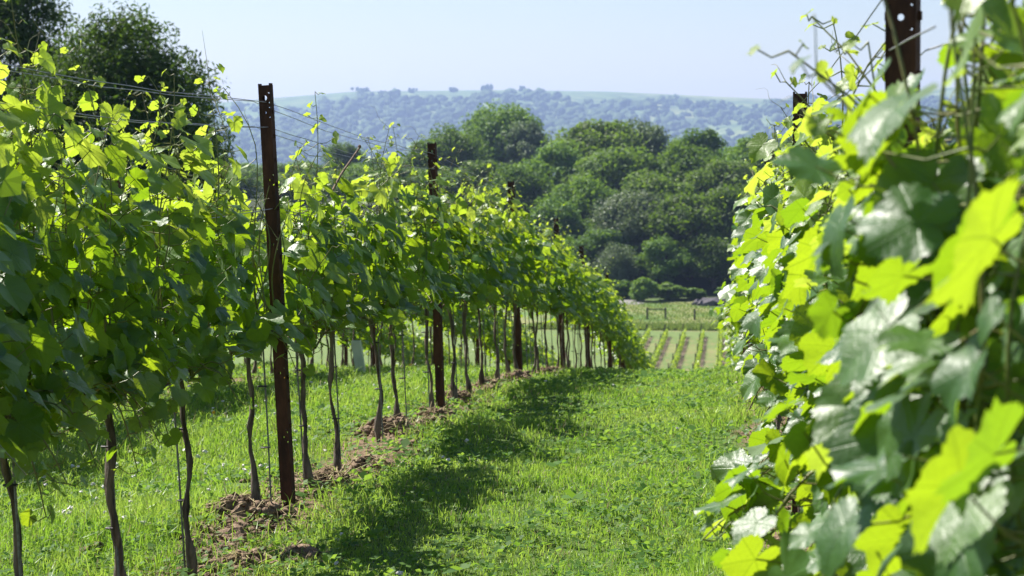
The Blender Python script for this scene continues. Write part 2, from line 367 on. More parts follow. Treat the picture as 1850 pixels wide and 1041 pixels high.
# ------------------------------------------------------------------ trees
def kites(pos, nrm, size, rng, asp=0.55):
    """one small folded leaf face per point"""
    n = len(pos); nrm = unit(nrm); a = unit(np.cross(nrm, rng.normal(size=(n, 3)))); b = np.cross(nrm, a); s = size[:, None]
    v = np.stack([pos - a*s*.5, pos + b*s*asp*.5 + nrm*s*.06, pos + a*s*.5, pos - b*s*asp*.5 + nrm*s*.06], 1)
    return v.reshape(-1, 3), np.arange(n*4).reshape(-1, 4)
def tree_parts(rng, H, W, base, nl, per, ls, asp=0.6, lump=(.16, .46), open_=0.0):
    """crown of leaf faces gathered in clumps round branch ends; trunk with limbs; H, W in metres"""
    ch = H - base; a = []
    while len(a) < nl:
        p = rng.uniform(-1, 1, 3)
        q = np.linalg.norm(p)
        if q > 1 or q < 0.35: continue
        taper = 1.0 - 0.30 * max(0, p[2])**2 - 0.12 * max(0, -p[2])
        a.append((p[0]*W*.5*taper*.86, p[1]*W*.5*taper*.86, base + ch*.5 + p[2]*ch*.5*.88))
    a = np.array(a); R = rng.uniform(*lump, nl) * W * .5
    d = unit(rng.normal(size=(nl, per, 3)) + np.array([0, 0, .22])); rad = rng.uniform(.35, 1.12, (nl, per, 1))**.7
    sq = np.array([1, 1, .86])
    pos = a[:, None] + d * rad * R[:, None, None] * sq
    nr = d + rng.normal(0, .75, d.shape) + np.array([0, 0, .2])
    keep = rng.random((nl, per)) > open_
    v, f = kites(pos[keep], nr[keep], rng.uniform(.7, 1.35, keep.sum()) * ls, rng, asp)
    A = Acc(); tr = W * .028 + .06
    zs = np.linspace(-.3, base + ch*.62, 7); tp = np.stack([np.cumsum(rng.normal(0, W*.012, 7)), np.cumsum(rng.normal(0, W*.012, 7)), zs], -1)
    A.add(*tube(tp, tr*np.linspace(1.25, .35, 7), 8))
    for i in rng.choice(nl, min(nl, 14), replace=False):
        s0 = tp[rng.integers(2, 6)]; e = a[i]; md = (s0 + e)/2 + np.array([0, 0, -.08*W])
        t = np.linspace(0, 1, 5)[:, None]; A.add(*tube((1-t)**2*s0 + 2*t*(1-t)*md + t*t*e, tr*np.linspace(.5, .12, 5), 5))
    return (v, f), A
TV = []
trng = np.random.default_rng(5)
for i in range(6):
    (v, f), A = tree_parts(trng, 18, (15, 17, 14, 16, 18, 13)[i], (2.0, 1.5, 2.5, 1.2, 2, 1.0)[i], (62, 70, 55, 66, 78, 52)[i], 290, .62, .62)
    TV.append((mesh('crown_%d' % i, v, f, M['oak']), A.mesh('trunk_%d' % i, M['trunk'], True), (15, 17, 14, 16, 18, 13)[i]))
for i in range(2):
    (v, f), A = tree_parts(trng, 18, 16, .4, 34, 110, 2.2, .62, (.20, .48), .1)
    TV.append((mesh('shrub_%d' % i, v, f, M['oak']), A.mesh('shrub_stem_%d' % i, M['trunk'], True), 16))
def wood_tree(px, ytop, wpx, d, mat, var, label, name='woodland_tree', group='trees of the wood in the valley'):
    x, y = at(px, d); z0 = float(gz(x, y)); H = zpx(ytop, d) - z0; W = wpx / FPX * d
    cm, tm, w0 = TV[6 + var % 2] if name == 'shrub' else TV[var % 6]; sw = W / w0; sh = H / 18.0
    t = empty(name, (x, y, z0), label, 'tree', group, trng.uniform(0, 6.28), (sw, sw, sh))
    c = link('crown', cm, t); c.material_slots[0].link = 'OBJECT'; c.material_slots[0].material = M[mat]
    link('trunk', tm, t)
WT = [  # picture column, crown top row, crown width, metres away, foliage, variant, label
 (905, 190, 172, 540, 'ash', 4, 'tallest big round tree rising from the wood against the hill'),
 (950, 214, 100, 530, 'willow', 5, 'paler tree on the right shoulder of the tallest round tree'),
 (815, 228, 150, 500, 'oak', 1, 'dark tree just left of the tallest round tree'),
 (765, 258, 100, 500, 'oak', 0, 'dark tree behind the second left-hand post'),
 (1085, 212, 190, 480, 'ash', 3, 'broad tree forming the top of the wood right of centre'),
 (1170, 222, 140, 490, 'willow', 2, 'brownish pale tree on the wood skyline right of the broad one'),
 (1262, 226, 110, 495, 'oak', 5, 'pointed dark tree on the wood skyline towards the right'),
 (1345, 250, 160, 480, 'ash', 0, 'tree on the wood skyline beside the right-hand vine row'),
 (1440, 245, 150, 490, 'ash', 1, 'tree glimpsed behind the posts of the right row'),
 (1000, 258, 150, 455, 'ash', 2, 'mid green tree on the left slope of the wood'),
 (1120, 268, 200, 445, 'ash', 4, 'wide mid green tree in the centre of the wood'),
 (1225, 258, 170, 450, 'oak', 1, 'dark green tree upper right of the wood centre'),
 (1310, 285, 170, 440, 'ash', 3, 'mid green tree above the fence at right'),
 (940, 300, 160, 425, 'oak', 0, 'dark tree behind the crest of the left row'),
 (860, 285, 150, 450, 'oak', 5, 'dark tree low beneath the tallest round tree'),
 (1050, 318, 150, 415, 'ash', 1, 'bushy tree left of the grey green willow'),
 (1190, 312, 170, 418, 'ash', 0, 'tree behind the grey green willow'),
 (1140, 345, 150, 400, 'willow', 4, 'large grey green willow in the front of the wood'),
 (1245, 345, 180, 396, 'oak', 3, 'dark broad oak above the wooden fence'),
 (1335, 335, 160, 400, 'oak', 4, 'dark oak beside the right row above the fence'),
 (1010, 360, 150, 402, 'oak', 2, 'dark tree low behind the middle of the left row'),
 (1080, 410, 130, 392, 'oak', 5, 'low dark tree left of the willow foot'),
 (1110, 440, 90, 386, 'willow', 1, 'low silvery tree at the wood edge behind the left row'),
 (1290, 420, 130, 388, 'oak', 1, 'dark low tree behind the purple grey heap'),
 (1200, 430, 110, 387, 'ash', 2, 'low green tree at the wood edge above the gate'),
 (690, 282, 120, 560, 'oak', 3, 'tree behind the left row between its first and second posts'),
 (622, 258, 85, 600, 'oak', 4, 'hazy round tree behind the bare cane'),
 (560, 292, 120, 600, 'ash', 0, 'hazy tree just right of the nearest post'),
 (500, 296, 120, 580, 'oak', 2, 'hazy tree hidden behind the nearest post'),
 (430, 292, 130, 560, 'ash', 5, 'hazy tree left of the nearest post'),
 (740, 300, 150, 470, 'oak', 5, 'tree low behind the second left-hand post'),
 (640, 300, 160, 500, 'ash', 1, 'tree low behind the left row near the bare cane'),
 (530, 310, 160, 480, 'oak', 3, 'tree low behind the left row right of the nearest post'),
 (400, 300, 140, 470, 'oak', 0, 'tree low beside the big dark tree at left'),
 (1520, 275, 190, 450, 'oak', 2, 'tree mostly hidden behind the right vine row'),
 (1790, 250, 200, 520, 'ash', 4, 'tree glimpsed through the right row at the picture edge'),
]
for w in WT: wood_tree(*w)
for (pxx, yt, w, d, mt, va, lab) in ((1163, 500, 50, 374, 'ash', 5, 'small bushy tree beside the field gate'), (1212, 512, 62, 376, 'ash', 0, 'rounded shrub right of the small tree by the gate'),
        (1120, 505, 60, 380, 'oak', 1, 'dark shrub at the wood edge left of the gate'), (1252, 520, 50, 377, 'oak', 3, 'low dark shrub at the wood edge above the second fence post'), (1325, 515, 60, 377, 'oak', 2, 'low dark shrub beside the right row at the wood edge')):
    wood_tree(pxx, yt, w, d, mt, va, lab, 'shrub', 'shrubs along the wood edge')
# big dark trees at upper left
for (pxx, yt, wpx, d, sd, lab) in ((212, 0, 440, 82, 3, 'big dark tree at upper left, the one whose whole top shows'), (0, -130, 350, 88, 4, 'taller dark tree at the left edge, cut off by the frame'), (325, 175, 220, 84, 9, 'low dark tree right under the big tree at upper left'), (90, 150, 300, 80, 12, 'dark tree low behind the vines at the left edge')):
    x, y = at(pxx, d); z0 = float(gz(x, y)); H = zpx(yt, d) - z0; W = wpx / FPX * d; tr = np.random.default_rng(sd)
    (v, f), A = tree_parts(tr, H, W, H*.30 if yt < 100 else H*.2, 220, 260, .21, .36, (.17, .30), .12)
    t = empty('broadleaf_tree', (x, y, z0), lab, 'tree', 'dark trees at upper left')
    link('crown', mesh('dark_crown', v, f, M['elm']), t); link('trunk', A.mesh('dark_trunk', M['trunk'], True), t)

# ------------------------------------------------------------------ valley floor: young vines, fence, long grass
def tufts(n, xf, yf, hmin, hmax, w, rng, zoff=0.0):
    x, y = xf(n), yf(n); h = rng.uniform(hmin, hmax, n); a = rng.uniform(0, 2*np.pi, n)
    b = np.stack([x, y, gz(x, y) - .02 + zoff], -1); s = np.stack([np.cos(a), np.sin(a), 0*a], -1) * (w*.5)
    ln = np.stack([rng.normal(0, .25, n), rng.normal(0, .25, n), np.ones(n)], -1) * h[:, None]
    return np.stack([b - s, b + s, b + ln], 1).reshape(-1, 3), np.arange(n*3).reshape(-1, 3)
rng = np.random.default_rng(31)
v, f = tufts(14000, lambda n: rng.uniform(-26, 12, n), lambda n: rng.uniform(302, 311, n), .35, .8, .22, rng)
tag(link('long_grass', mesh('long_grass', v, f, M['meadow'])), 'band of uncut green grass beyond the young vines', 'grass', kind='stuff')
v, f = tufts(9000, lambda n: rng.uniform(-24, 12, n), lambda n: rng.uniform(313, 372, n), .10, .4, .2, rng)
tag(link('meadow_grass', mesh('meadow', v, f, M['meadow'])), 'rough tawny meadow grass around the fence', 'grass', kind='stuff')
ordn = ['first', 'second', 'third', 'fourth', 'fifth', 'sixth', 'seventh', 'eighth', 'ninth', 'tenth', 'eleventh', 'twelfth', 'thirteenth', 'fourteenth']
for i, k in enumerate(range(-4, 5)):
    x0 = YV0 + k*YVS; y0, y1 = 178.0, 291.0
    t = empty('young_vine_row', (x0, y0, float(gz(x0, y0))), 'row of young vines in the lower field, %s of nine counted from the left' % ordn[i], 'vine row', 'young vine rows in the lower field')
    n = 6500; yy = rng.uniform(y0, y1, n); hh = rng.uniform(.1, .95, n); gap = rng.random(200) < .9
    kk = gap[(yy - y0).astype(int) % 200]; yy, hh = yy[kk], hh[kk]; n = len(yy)
    xx = x0 + rng.normal(0, .11, n) * (1.2 - .5*hh)
    p = np.stack([xx - x0, yy - y0, gz(xx, yy) + hh - float(gz(x0, y0))], -1)
    v, f = kites(p, rng.normal(size=(n, 3)) + [0, 0, .6], rng.uniform(.14, .26, n), rng, .9)
    tag(link('foliage', mesh('young_foliage', v, f, M['young']), t), kind='stuff')
    sm = mesh('thin_stake', *box((0, 0, .6), (.05, .05, 1.2)), M['rod']); pm = mesh('row_post', *box((0, 0, .8), (.09, .09, 1.7)), M['wood'])
    for q, yy in enumerate(np.arange(y0, y1 + .1, 3.0)):
        big = q % 6 == 0 or yy > y1 - 3
        link('post' if big else 'stake', pm if big else sm, t, (-.12, yy - y0, float(gz(x0 - .12, yy)) - float(gz(x0, y0))))
pm = mesh('fence_post', *box((0, 0, .75), (.26, .26, 1.75)), M['wood'])
def fpost(px, d, lab, parent=None):
    x, y = at(px, d); o = link('fence_post', pm, None, (x, y, float(gz(x, y)))); tag(o, lab, 'fence post', 'wooden fence posts in the meadow'); return o
fpost(1256, 328, 'dark wooden fence post in the meadow midway between gate and vines'); fpost(1314, 328, 'dark wooden fence post in the meadow close to the right vine row'); fpost(1120, 328, 'dark wooden fence post in the meadow by the left row end')
xa, ya = at(1170, 330); xb, yb = at(1203, 330); za = float(gz(xa, ya))
t = empty('field_gate', (xa, ya, za), 'dark wooden goalpost-shaped gateway with one top rail in the meadow', 'gate')
link('post', pm, t, (0, 0, 0.05)); link('post', pm, t, (xb-xa, yb-ya, float(gz(xb, yb))-za + .05))
link('rail', mesh('rail', *box(((xb-xa)/2, (yb-ya)/2, 1.42), (xb-xa - .27, .10, .16)), M['wood']), t)
# heap of stone, gravel pull-in
x, y = at(1283, 366); v, f = lumps(np.concatenate([[[0, 0, .2]], rng.normal(0, 1, (26, 3))*[1.3, .7, .2] + [0, 0, .3]]), np.concatenate([[1.9], rng.uniform(.35, .8, 26)]), np.concatenate([[1.1], rng.uniform(.4, .7, 26)]), rng, .15)
tag(link('stone_heap', mesh('stone_heap', v, f, M['stone']), None, (x, y, float(gz(x, y)))), 'purple grey heap of stone at the wood edge', 'heap')
gx = np.linspace(-3.5, 3.5, 15); gy = np.linspace(-4, 4, 12); x0, y0 = at(1125, 372); GXX, GYY = np.meshgrid(gx + x0, gy + y0)
tag(link('gravel_track', mesh('gravel_track', np.stack([GXX, GYY, gz(GXX, GYY) + .05], -1).reshape(-1, 3), gridf(12, 15), M['gravel'])), kind='structure')

# ------------------------------------------------------------------ trellis posts and wires
POST_H, LEAN = 1.83, -0.052
def plate(w, z0, z1, holes, y, th):
    """upright plate in the XZ plane with round holes cut through"""
    A = Acc(); zs = z0
    def slab(a, b): A.add(*box((0, y, (a+b)/2), (w, th, b-a)))
    for (hz, hr) in sorted(holes):
        s = w/2; a, b = hz - s, hz + s
        if a - zs > 1e-4: slab(zs, a)
        n = 16; an = np.arange(n)/n*2*np.pi + np.pi/n; c, sn = np.cos(an), np.sin(an); k = s/np.maximum(abs(c), abs(sn))
        for yy, sg in ((y - th/2, 1), (y + th/2, -1)):
            inn = np.stack([hr*c, 0*c + yy, hz + hr*sn], -1); out = np.stack([k*c, 0*c + yy, hz + k*sn], -1)
            i = np.arange(n); j = (i+1) % n; q = np.stack([i, n+i, n+j, j], -1)
            A.add(np.concatenate([inn, out]), q if sg > 0 else q[:, ::-1])
        r1 = np.stack([hr*c, 0*c + y - th/2, hz + hr*sn], -1); r2 = r1 + [0, th, 0]; i = np.arange(n); j = (i+1) % n
        A.add(np.concatenate([r1, r2]), np.stack([i, j, n+j, n+i], -1))
        zs = b
    slab(zs, z1); return A
HOLES = [(1.775, .0115), (1.712, .006), (1.42, .0055), (1.14, .0055), (.86, .0055), (.58, .0055), (.30, .0055)]
web_me = plate(.046, -.25, POST_H, HOLES, -.013, .003).mesh('post_web', M['rust'])
fl_me = []
for sg in (-1, 1):
    A = Acc(); A.add(*box((sg*.0245, 0, (POST_H-.25)/2 + .004), (.003, .030, POST_H+.258)))
    A.add(*box((sg*.0195, .0165, (POST_H-.25)/2), (.013, .003, POST_H+.25)))
    for z in np.arange(.35, 1.8, .105): A.add(*box((sg*.0285, .004, z), (.005, .010, .016)))     # wire lugs pressed from the flange
    fl_me.append(A.mesh('post_flange', M['rust']))
POST_Y = [4.2 + 5.8*i for i in range(11)]
ROWS = {0: ROW0, 1: ROW0 + PITCHX, -1: ROW0 - PITCHX, -2: ROW0 - 2*PITCHX}
pname = {0: 'left of the grass path', 1: 'right of the path beside the camera', -1: 'in the second row from the path', -2: 'in the third row from the path'}
prng = np.random.default_rng(77)
POSTS = {}
for rk, rx in ROWS.items():
    lean = LEAN if rk == 0 else (-.004 if rk == 1 else -.012)
    for i, py in enumerate(POST_Y):
        if rk < 0 and i < 2: continue
        if rk == 0 and i == 0: continue
        ln = lean + (prng.normal(0, .008) if i > 1 else 0); rx2 = rx + (prng.normal(0, .012) if i > 1 else .022 if rk == 0 else 0)
        z0 = float(gz(rx2, py)); n_ = i if rk != 1 else i + 1
        if n_ - (2 if rk < 0 else 1) >= 0: idx = n_ - (2 if rk < 0 else 1)
        t = empty('trellis_post', (rx2, py, z0), 'rusty steel channel post %s, %s from the camera' % (pname[rk], ordn[idx] if idx else 'nearest'), 'post', 'rusty trellis posts')
        t.rotation_euler = (prng.normal(0, .008), ln, -.22 + prng.normal(0, .06))
        hs = POST_H if rk != 0 or i != 1 else POST_H + .01
        link('web', web_me, t); link('flange', fl_me[0], t); link('flange', fl_me[1], t)
        t.scale = (1.06, 1.06, hs / POST_H)
        POSTS[(rk, i)] = (rx2, py, z0, ln)
wrng = np.random.default_rng(3)
def wire(rk, hgt, side, lab, y0=-1.0):
    pts = []; rx = ROWS[rk]; ys_ = [y for y in [-1.6] + POST_Y]
    for i in range(len(ys_) - 1):
        for q in range(12):
            t = q/12; y = ys_[i]*(1-t) + ys_[i+1]*t
            ln = LEAN if rk == 0 else 0
            zc = (1-t)*float(gz(rx, ys_[i])) + t*float(gz(rx, ys_[i+1]))
            pts.append((rx + side*(.031 + .018*math.sin(math.pi*t) + wrng.normal(0, .002)) + ln*hgt, y, zc + hgt - .035*math.sin(math.pi*t) + wrng.normal(0, .002)))
    pts = [p for p in pts if p[1] >= y0]
    o = link('trellis_wire', mesh('wire', *tube(pts, .0016, 4), M['wire'])); tag(o, lab, 'wire', 'trellis wires')
for rk, nm in ((0, 'left of the path'), (1, 'right of the path')):
    for hgt, hn in ((1.765, 'topmost'), (1.655, 'second highest'), (1.30, 'middle')):
        for sd, sn in ((-1, 'left'), (1, 'right')):
            wire(rk, hgt, sd, '%s wire of the row %s, on its posts\' %s side' % (hn, nm, sn), 3.0)
    wire(rk, .74, 1, 'low fruiting wire at trunk tops of the vine row %s' % nm, 3.0)
for rk in (-1, -2):
    wire(rk, 1.765, 1, 'topmost wire of the %s vine row from the path' % ('second' if rk == -1 else 'third'), 9.0); wire(rk, .74, 1, 'low fruiting wire of the %s vine row from the path' % ('second' if rk == -1 else 'third'), 9.0)

# ------------------------------------------------------------------ grapevines
LA = np.radians([0, 12, 27, 40, 54, 70, 84, 98, 112, 130, 150, 165, 175]); LR = np.array([1.0, .93, .80, .86, .93, .87, .77, .81, .83, .76, .64, .47, .14])
def leaf_arrays(nout, rings, rng, fine):
    th = np.linspace(-np.radians(174), np.radians(174), nout)
    r = np.interp(np.abs(th), LA, LR)
    r = r * (1 + (rng.normal(0, .03, nout) if fine else 0))
    if fine: r *= 1 + .13 * (2*np.abs(((np.abs(th)*9.5/np.pi*2.0) % 1) - .5) - .5) * np.clip((np.pi - np.abs(th))*1.5, 0, 1)
    fold, droop, wav, ph, cup = rng.uniform(-.05, .42), rng.uniform(.02, .42), rng.uniform(.03, .13), rng.uniform(0, 6.28), rng.uniform(-.25, .10)
    v = [(0, 0, 0)]
    for k in range(1, rings + 1):
        fr = k / rings; rr = r * fr
        x, y = rr*np.sin(th), rr*np.cos(th)
        z = fold*np.abs(x)*.7 - droop*np.clip(y, 0, 2)**2 + cup*x*x + wav*np.sin(4*th + ph)*rr**2 + (.5*wav*np.sin(9*th + ph*2)*rr**3 if fine else 0)
        v += list(zip(x, y, z))
    v = np.array(v); t = []; q = []
    for j in range(nout - 1): t.append((0, 1+j+1, 1+j))
    for k in range(rings - 1):
        a = 1 + k*nout; b = a + nout
        for j in range(nout - 1): q.append((a+j, a+j+1, b+j+1, b+j))
    uv = v[:, :2]*.45 + .5
    return v, np.array(t), np.array(q) if q else np.zeros((0, 4), int), uv
lrng = np.random.default_rng(11)
LEAVES = {}
for mt in ('leaf', 'young'):
    for lvl, (no, ri) in (('fine', (67, 4)), ('mid', (35, 3))):
        for k in range(7):
            v, t, q, uv = leaf_arrays(no, ri, lrng, True)
            LEAVES[(mt, lvl, k)] = mesh('%s_%s_%d' % (mt, lvl, k), v, [t, q], M[mt], True, uv)
LOW = [leaf_arrays(13, 1, lrng, False) for _ in range(6)]

def vine_data(rng, tall=0.15, dens=1.0, wide=1.0, lean=0.0, hh=1.0, big=1.0, sprawl=()):
    """shoots rising from a horizontal cane between the wires: list of (points, radii, leaves, petioles, tendrils)"""
    shoots = []; ns = int(round(15*dens)); z0 = .74
    ybase = np.linspace(-.50, .50, ns) + rng.normal(0, .03, ns)
    for si in range(ns + 5 + len(sprawl)):
        down = si >= ns
        if si >= ns + 5:                              # a cane that broke out of the wires and hangs over the path
            yb, zb, ox, oz = sprawl[si - ns - 5]; L = .62; k = 9; tt = np.linspace(0, 1, k); p = np.zeros((k, 3))
            p[:, 0] = ox*tt**.8; p[:, 1] = yb + rng.normal(0, .08)*tt; p[:, 2] = zb + .10*np.sin(tt*2.4) + oz*tt**1.6; rad = np.linspace(.0045, .0018, k)
        elif not down:
            istall = rng.random() < tall
            L = (rng.uniform(.86, 1.12) if istall else rng.uniform(.50, .84)) * hh; k = 14
            p = np.zeros((k, 3)); tt = np.linspace(0, 1, k)
            p[:, 1] = ybase[si] + rng.normal(0, .10)*tt + .03*np.sin(tt*5 + rng.uniform(0, 6))
            p[:, 0] = wide*(rng.normal(0, .075)*tt + rng.normal(0, .04)*np.sin(tt*3.1)) + .02*np.sin(tt*7 + rng.uniform(0, 6))
            p[:, 2] = z0 + L*tt
            bend = np.clip(tt - .72, 0, 1)**2*rng.normal(0, 1.0, 1); p[:, 0] += bend*rng.choice([-1, 1])*.8; p[:, 1] += bend*.9
            rad = np.linspace(.0048, .0016, k)
        else:
            L = rng.uniform(.10, .26); k = 7; tt = np.linspace(0, 1, k); s = rng.choice([-1, 1])
            p = np.zeros((k, 3)); p[:, 1] = rng.uniform(-.45, .45) + rng.normal(0, .12)*tt; p[:, 0] = s*(.05 + .22*tt)*wide; p[:, 2] = z0 + .12*np.sin(tt*2.2) - L*.75*tt**1.5
            rad = np.linspace(.004, .0018, k)
        leaves, pets, tens = [], [], []
        nn = max(4, int(L / .060)); pos_t = np.linspace(.04, 1, nn)
        sgn = rng.choice([-1, 1])
        for li, u in enumerate(pos_t):
            b = np.array([np.interp(u, tt, p[:, a]) for a in range(3)]); sgn = -sgn
            zz = b[2] - z0; young = np.clip((zz - .38*hh) / (.40*hh) + rng.normal(0, .18), 0, 1) if not down else rng.uniform(0, .35)
            tipf = np.clip((1 - u) / (.28 if istall else .20), .32, 1) if not down else np.clip((1-u)/.3, .5, 1)
            for rep in range(2 if rng.random() < .42*dens else 1):
                sz = big * rng.uniform(.050, .088) * tipf * (1 if rep == 0 else rng.uniform(.55, .9))
                pl = rng.uniform(.05, .135) * (.12 + .88*tipf)
                s = sgn if rep == 0 else -sgn
                s_ = s*np.clip(rng.normal(1, .35), .2, 1.5)
                d = unit(np.array([s_*wide, rng.normal(0, .75), rng.normal(.25, .3)]))
                e = b + d*pl
                up = np.clip(rng.normal(.75 + .15*young, .42), -.25, 1.8)
                nrm = unit(np.array([s*rng.normal(.62, .40), rng.normal(0, .50), up]))
                tip = np.array([s*.65, rng.normal(0, .65), -.75 + .4*young])
                tip = unit(tip - nrm*np.dot(tip, nrm))
                leaves.append((e, tip, nrm, sz, young > rng.uniform(.25, .75)))
                pets.append((b, e))
            if not down and zz > .40 and rng.random() < .20:
                q = np.linspace(0, 1, 8)[:, None]; dr = unit(np.array([rng.normal(0, .7), rng.normal(0, .8), .75])); ll = rng.uniform(.06, .16)
                w = unit(np.cross(dr, rng.normal(size=3)))
                tens.append(b + dr*ll*q + w*ll*.35*q**2*np.sin(q*rng.uniform(3, 7)))
        if lean: 
            for a in (p,): a[:, 0] += lean*a[:, 2]
            leaves = [(e + np.array([lean*e[2], 0, 0]), a, b, c, d) for e, a, b, c, d in leaves]
            pets = [(b + np.array([lean*b[2], 0, 0]), e + np.array([lean*e[2], 0, 0])) for b, e in pets]
            tens = [t + np.stack([lean*t[:, 2], 0*t[:, 2], 0*t[:, 2]], -1) for t in tens]
        shoots.append((p, rad, leaves, pets, tens))
    return shoots
def trunk_mesh(rng, lean, thick=1.0, sides=9):
    k = 16; tt = np.linspace(0, 1, k); z = -.04 + .80*tt
    x = lean*z + rng.normal(0, .020)*np.sin(tt*3.1) + .007*np.sin(tt*9 + rng.uniform(0, 6)) + .005*np.sin(tt*17 + rng.uniform(0, 6)); y = rng.normal(0, .03)*(1-tt) + .016*np.sin(tt*8 + rng.uniform(0, 6))
    r = thick*(.0108 - .0016*tt + rng.normal(0, .0016, k)); r += thick*.014*np.exp(-((z - .09)/.04)**2) + thick*.006*np.exp(-((z - .74)/.06)**2)
    v, f = tube(np.stack([x, y, z], -1), r, sides)
    v += rng.normal(0, .0030, v.shape)*[1, 1, .3]
    return v, f
def cane_tube(rng, lean):
    y = np.linspace(-.5, .5, 9); return tube(np.stack([lean*.74 + rng.normal(0, .008, 9), y, .735 + .03*np.cos(y*5) + rng.normal(0, .006, 9)], -1), .006, 6)
def low_foliage(shoots, rng):
    """every leaf of a far vine, gathered by leaf shape"""
    out = {False: Acc(), True: Acc()}; stem = Acc()
    for p, rad, leaves, pets, tens in shoots:
        stem.add(*tube(p[::3], rad[::3], 3))
        for e, tip, nrm, sz, yg in leaves:
            v, t, q, uv = LOW[rng.integers(len(LOW))]
            R = np.stack([np.cross(tip, nrm), tip, nrm])
            out[bool(yg)].add((v*sz) @ R + e, t)
    return out, stem
# far vines: a few bodies shared by many plants
FARV = []
for i in range(8):
    fr = np.random.default_rng(400 + i); out, stem = low_foliage(vine_data(fr, .12, 1.0, 1.15), fr)
    FARV.append((out[False].mesh('far_leaves_%d' % i, M['leaf']), out[True].mesh('far_young_%d' % i, M['young']), stem.mesh('far_shoots_%d' % i, M['shoot']),
                 mesh('far_trunk_%d' % i, *trunk_mesh(fr, 0, 1.0, 6), M['bark'], True)))
rod_me = mesh('stake_rod', *tube([(0, 0, -.1), (0.002, 0, .4), (0, 0, .82)], .0042, 6), M['rod'])
tie_a = np.linspace(0, 2*np.pi, 10); tie_me = mesh('tie', *tube(np.stack([.011 + .019*np.cos(tie_a), .015*np.sin(tie_a), 0*tie_a], -1), .0035, 5), M['tie'])
CAMM = None
def project(p):
    d = p[0]*FW[0] + p[1]*FW[1]; l = p[0]*RT[0] + p[1]*RT[1]
    return 925 + FPX*l/d, YH - FPX*p[2]/d, d
n_leaf = 0
def near_vine(rx, y, seed, label, group, lean, lvl, tall=.15, dens=1.0, wide=1.0, mind=0.0, hh=1.0, thick=1.0, big=1.0, clear=None, sprawl=()):
    global n_leaf
    rng = np.random.default_rng(seed); base = np.array([rx, y, float(gz(rx, y))])
    t = empty('grapevine', base, label, 'grapevine', group)
    link('trunk', mesh('trunk', *trunk_mesh(rng, lean, thick), M['bark'], True), t)
    link('cane', mesh('cane', *cane_tube(rng, lean), M['cane'], True), t)
    for p, rad, leaves, pets, tens in vine_data(rng, tall, dens, wide, lean, hh, big, sprawl):
        A = Acc(); A.add(*tube(p, rad, 6)); keep = []
        for (e, tip, nrm, sz, yg), (b, e2) in zip(leaves, pets):
            X, Y, D = project(base + e)
            if clear and clear(base + e, e[2]): continue
            if D < mind or X < -260 or X > 2110 or Y < -260 or Y > 1300: continue
            keep.append((e, tip, nrm, sz, yg)); md = (b + e2)/2 + np.array([0, 0, -.012]); A.add(*tube([b, md, e2], [.0019, .0015, .0013], 4))
        for q in tens: A.add(*tube(q, np.linspace(.0013, .0005, len(q)), 3))
        X, Y, D = project(base + p.mean(0))
        if D < mind and not keep: continue
        s = link('shoot', A.mesh('shoot', M['shoot'], True), t)
        for e, tip, nrm, sz, yg in keep:
            o = bpy.data.objects.new('leaf', LEAVES[('young' if yg else 'leaf', lvl, int(rng.integers(7)))]); COL.objects.link(o); o.parent = s
            rt = np.cross(tip, nrm)
            o.matrix_basis = Matrix(((rt[0]*sz, tip[0]*sz, nrm[0]*sz, e[0]), (rt[1]*sz, tip[1]*sz, nrm[1]*sz, e[1]), (rt[2]*sz, tip[2]*sz, nrm[2]*sz, e[2]), (0, 0, 0, 1)))
            n_leaf += 1
    return t
def far_vine(rx, y, rng, label, group, lean, hs=1.0):
    i = int(rng.integers(8)); a, b, c, d = FARV[i]
    t = empty('grapevine', (rx, y, float(gz(rx, y))), label, 'grapevine', group, 0 if rng.random() < .5 else math.pi)
    t.rotation_euler[1] = 0
    k = 1 if t.rotation_euler[2] == 0 else -1
    sh = lean*k
    for nm, me in (('foliage', a), ('young_foliage', b), ('shoots', c), ('trunk', d)):
        o = link(nm, me, t); o.matrix_basis = Matrix(((1, 0, sh, 0), (0, 1, 0, 0), (0, 0, hs, 0), (0, 0, 0, 1)))
        if nm != 'trunk': o['kind'] = 'stuff'
    return t
def stake(rx, y, lean, dx, dy, label, group):
    z0 = float(gz(rx + dx, y + dy)); t = empty('vine_stake', (rx + dx, y + dy, z0), label, 'stake', group); t.rotation_euler[1] = lean + dx*.3
    link('rod', rod_me, t)
    for z in (.30, .56):
        o = link('tie', tie_me, t, (0, 0, z)); o.rotation_euler[2] = math.pi if dx > 0 else 0
def pos_label(y, what, where):
    i = sum(1 for q in POST_Y if q < y)           # posts passed
    return i
# vine positions along the row left of the path
vr = np.random.default_rng(55)
Y0 = [6.15, 7.15, 8.22, 9.62, 10.62, 11.40, 12.82, 13.80, 14.90, 16.45, 17.45, 18.45, 19.6]
yl = list(Y0)
while yl[-1] < 61: yl.append(yl[-1] + .97 + vr.normal(0, .05))
def vine_label(ylist, y, rk):
    i = sum(1 for q in POST_Y if q < y); seg = [q for q in ylist if sum(1 for w in POST_Y if w < q) == i]; k = seg.index(y)
    side = 'left' if rk == 0 else 'right'
    lo = i - 1 if rk == 0 else i
    if lo <= 0: return 'grapevine %s of the path, %s of those standing before its nearest post' % (side, ordn[k])
    return 'grapevine %s of the path, %s beyond its %s rusty post' % (side, ordn[k], ordn[lo-1])
for y in (3.2, 4.15, 5.15): far_vine(ROW0, y, vr, 'grapevine at the near end of the left row outside the picture edge', 'grapevines outside the left edge', LEAN)
def post_clear_r(p, h):
    # leaves between the camera and the near right post's top are dropped
    return h > 1.49 and p[1] < 4.25 and -.09 < p[0] - .0762*p[1] < .055
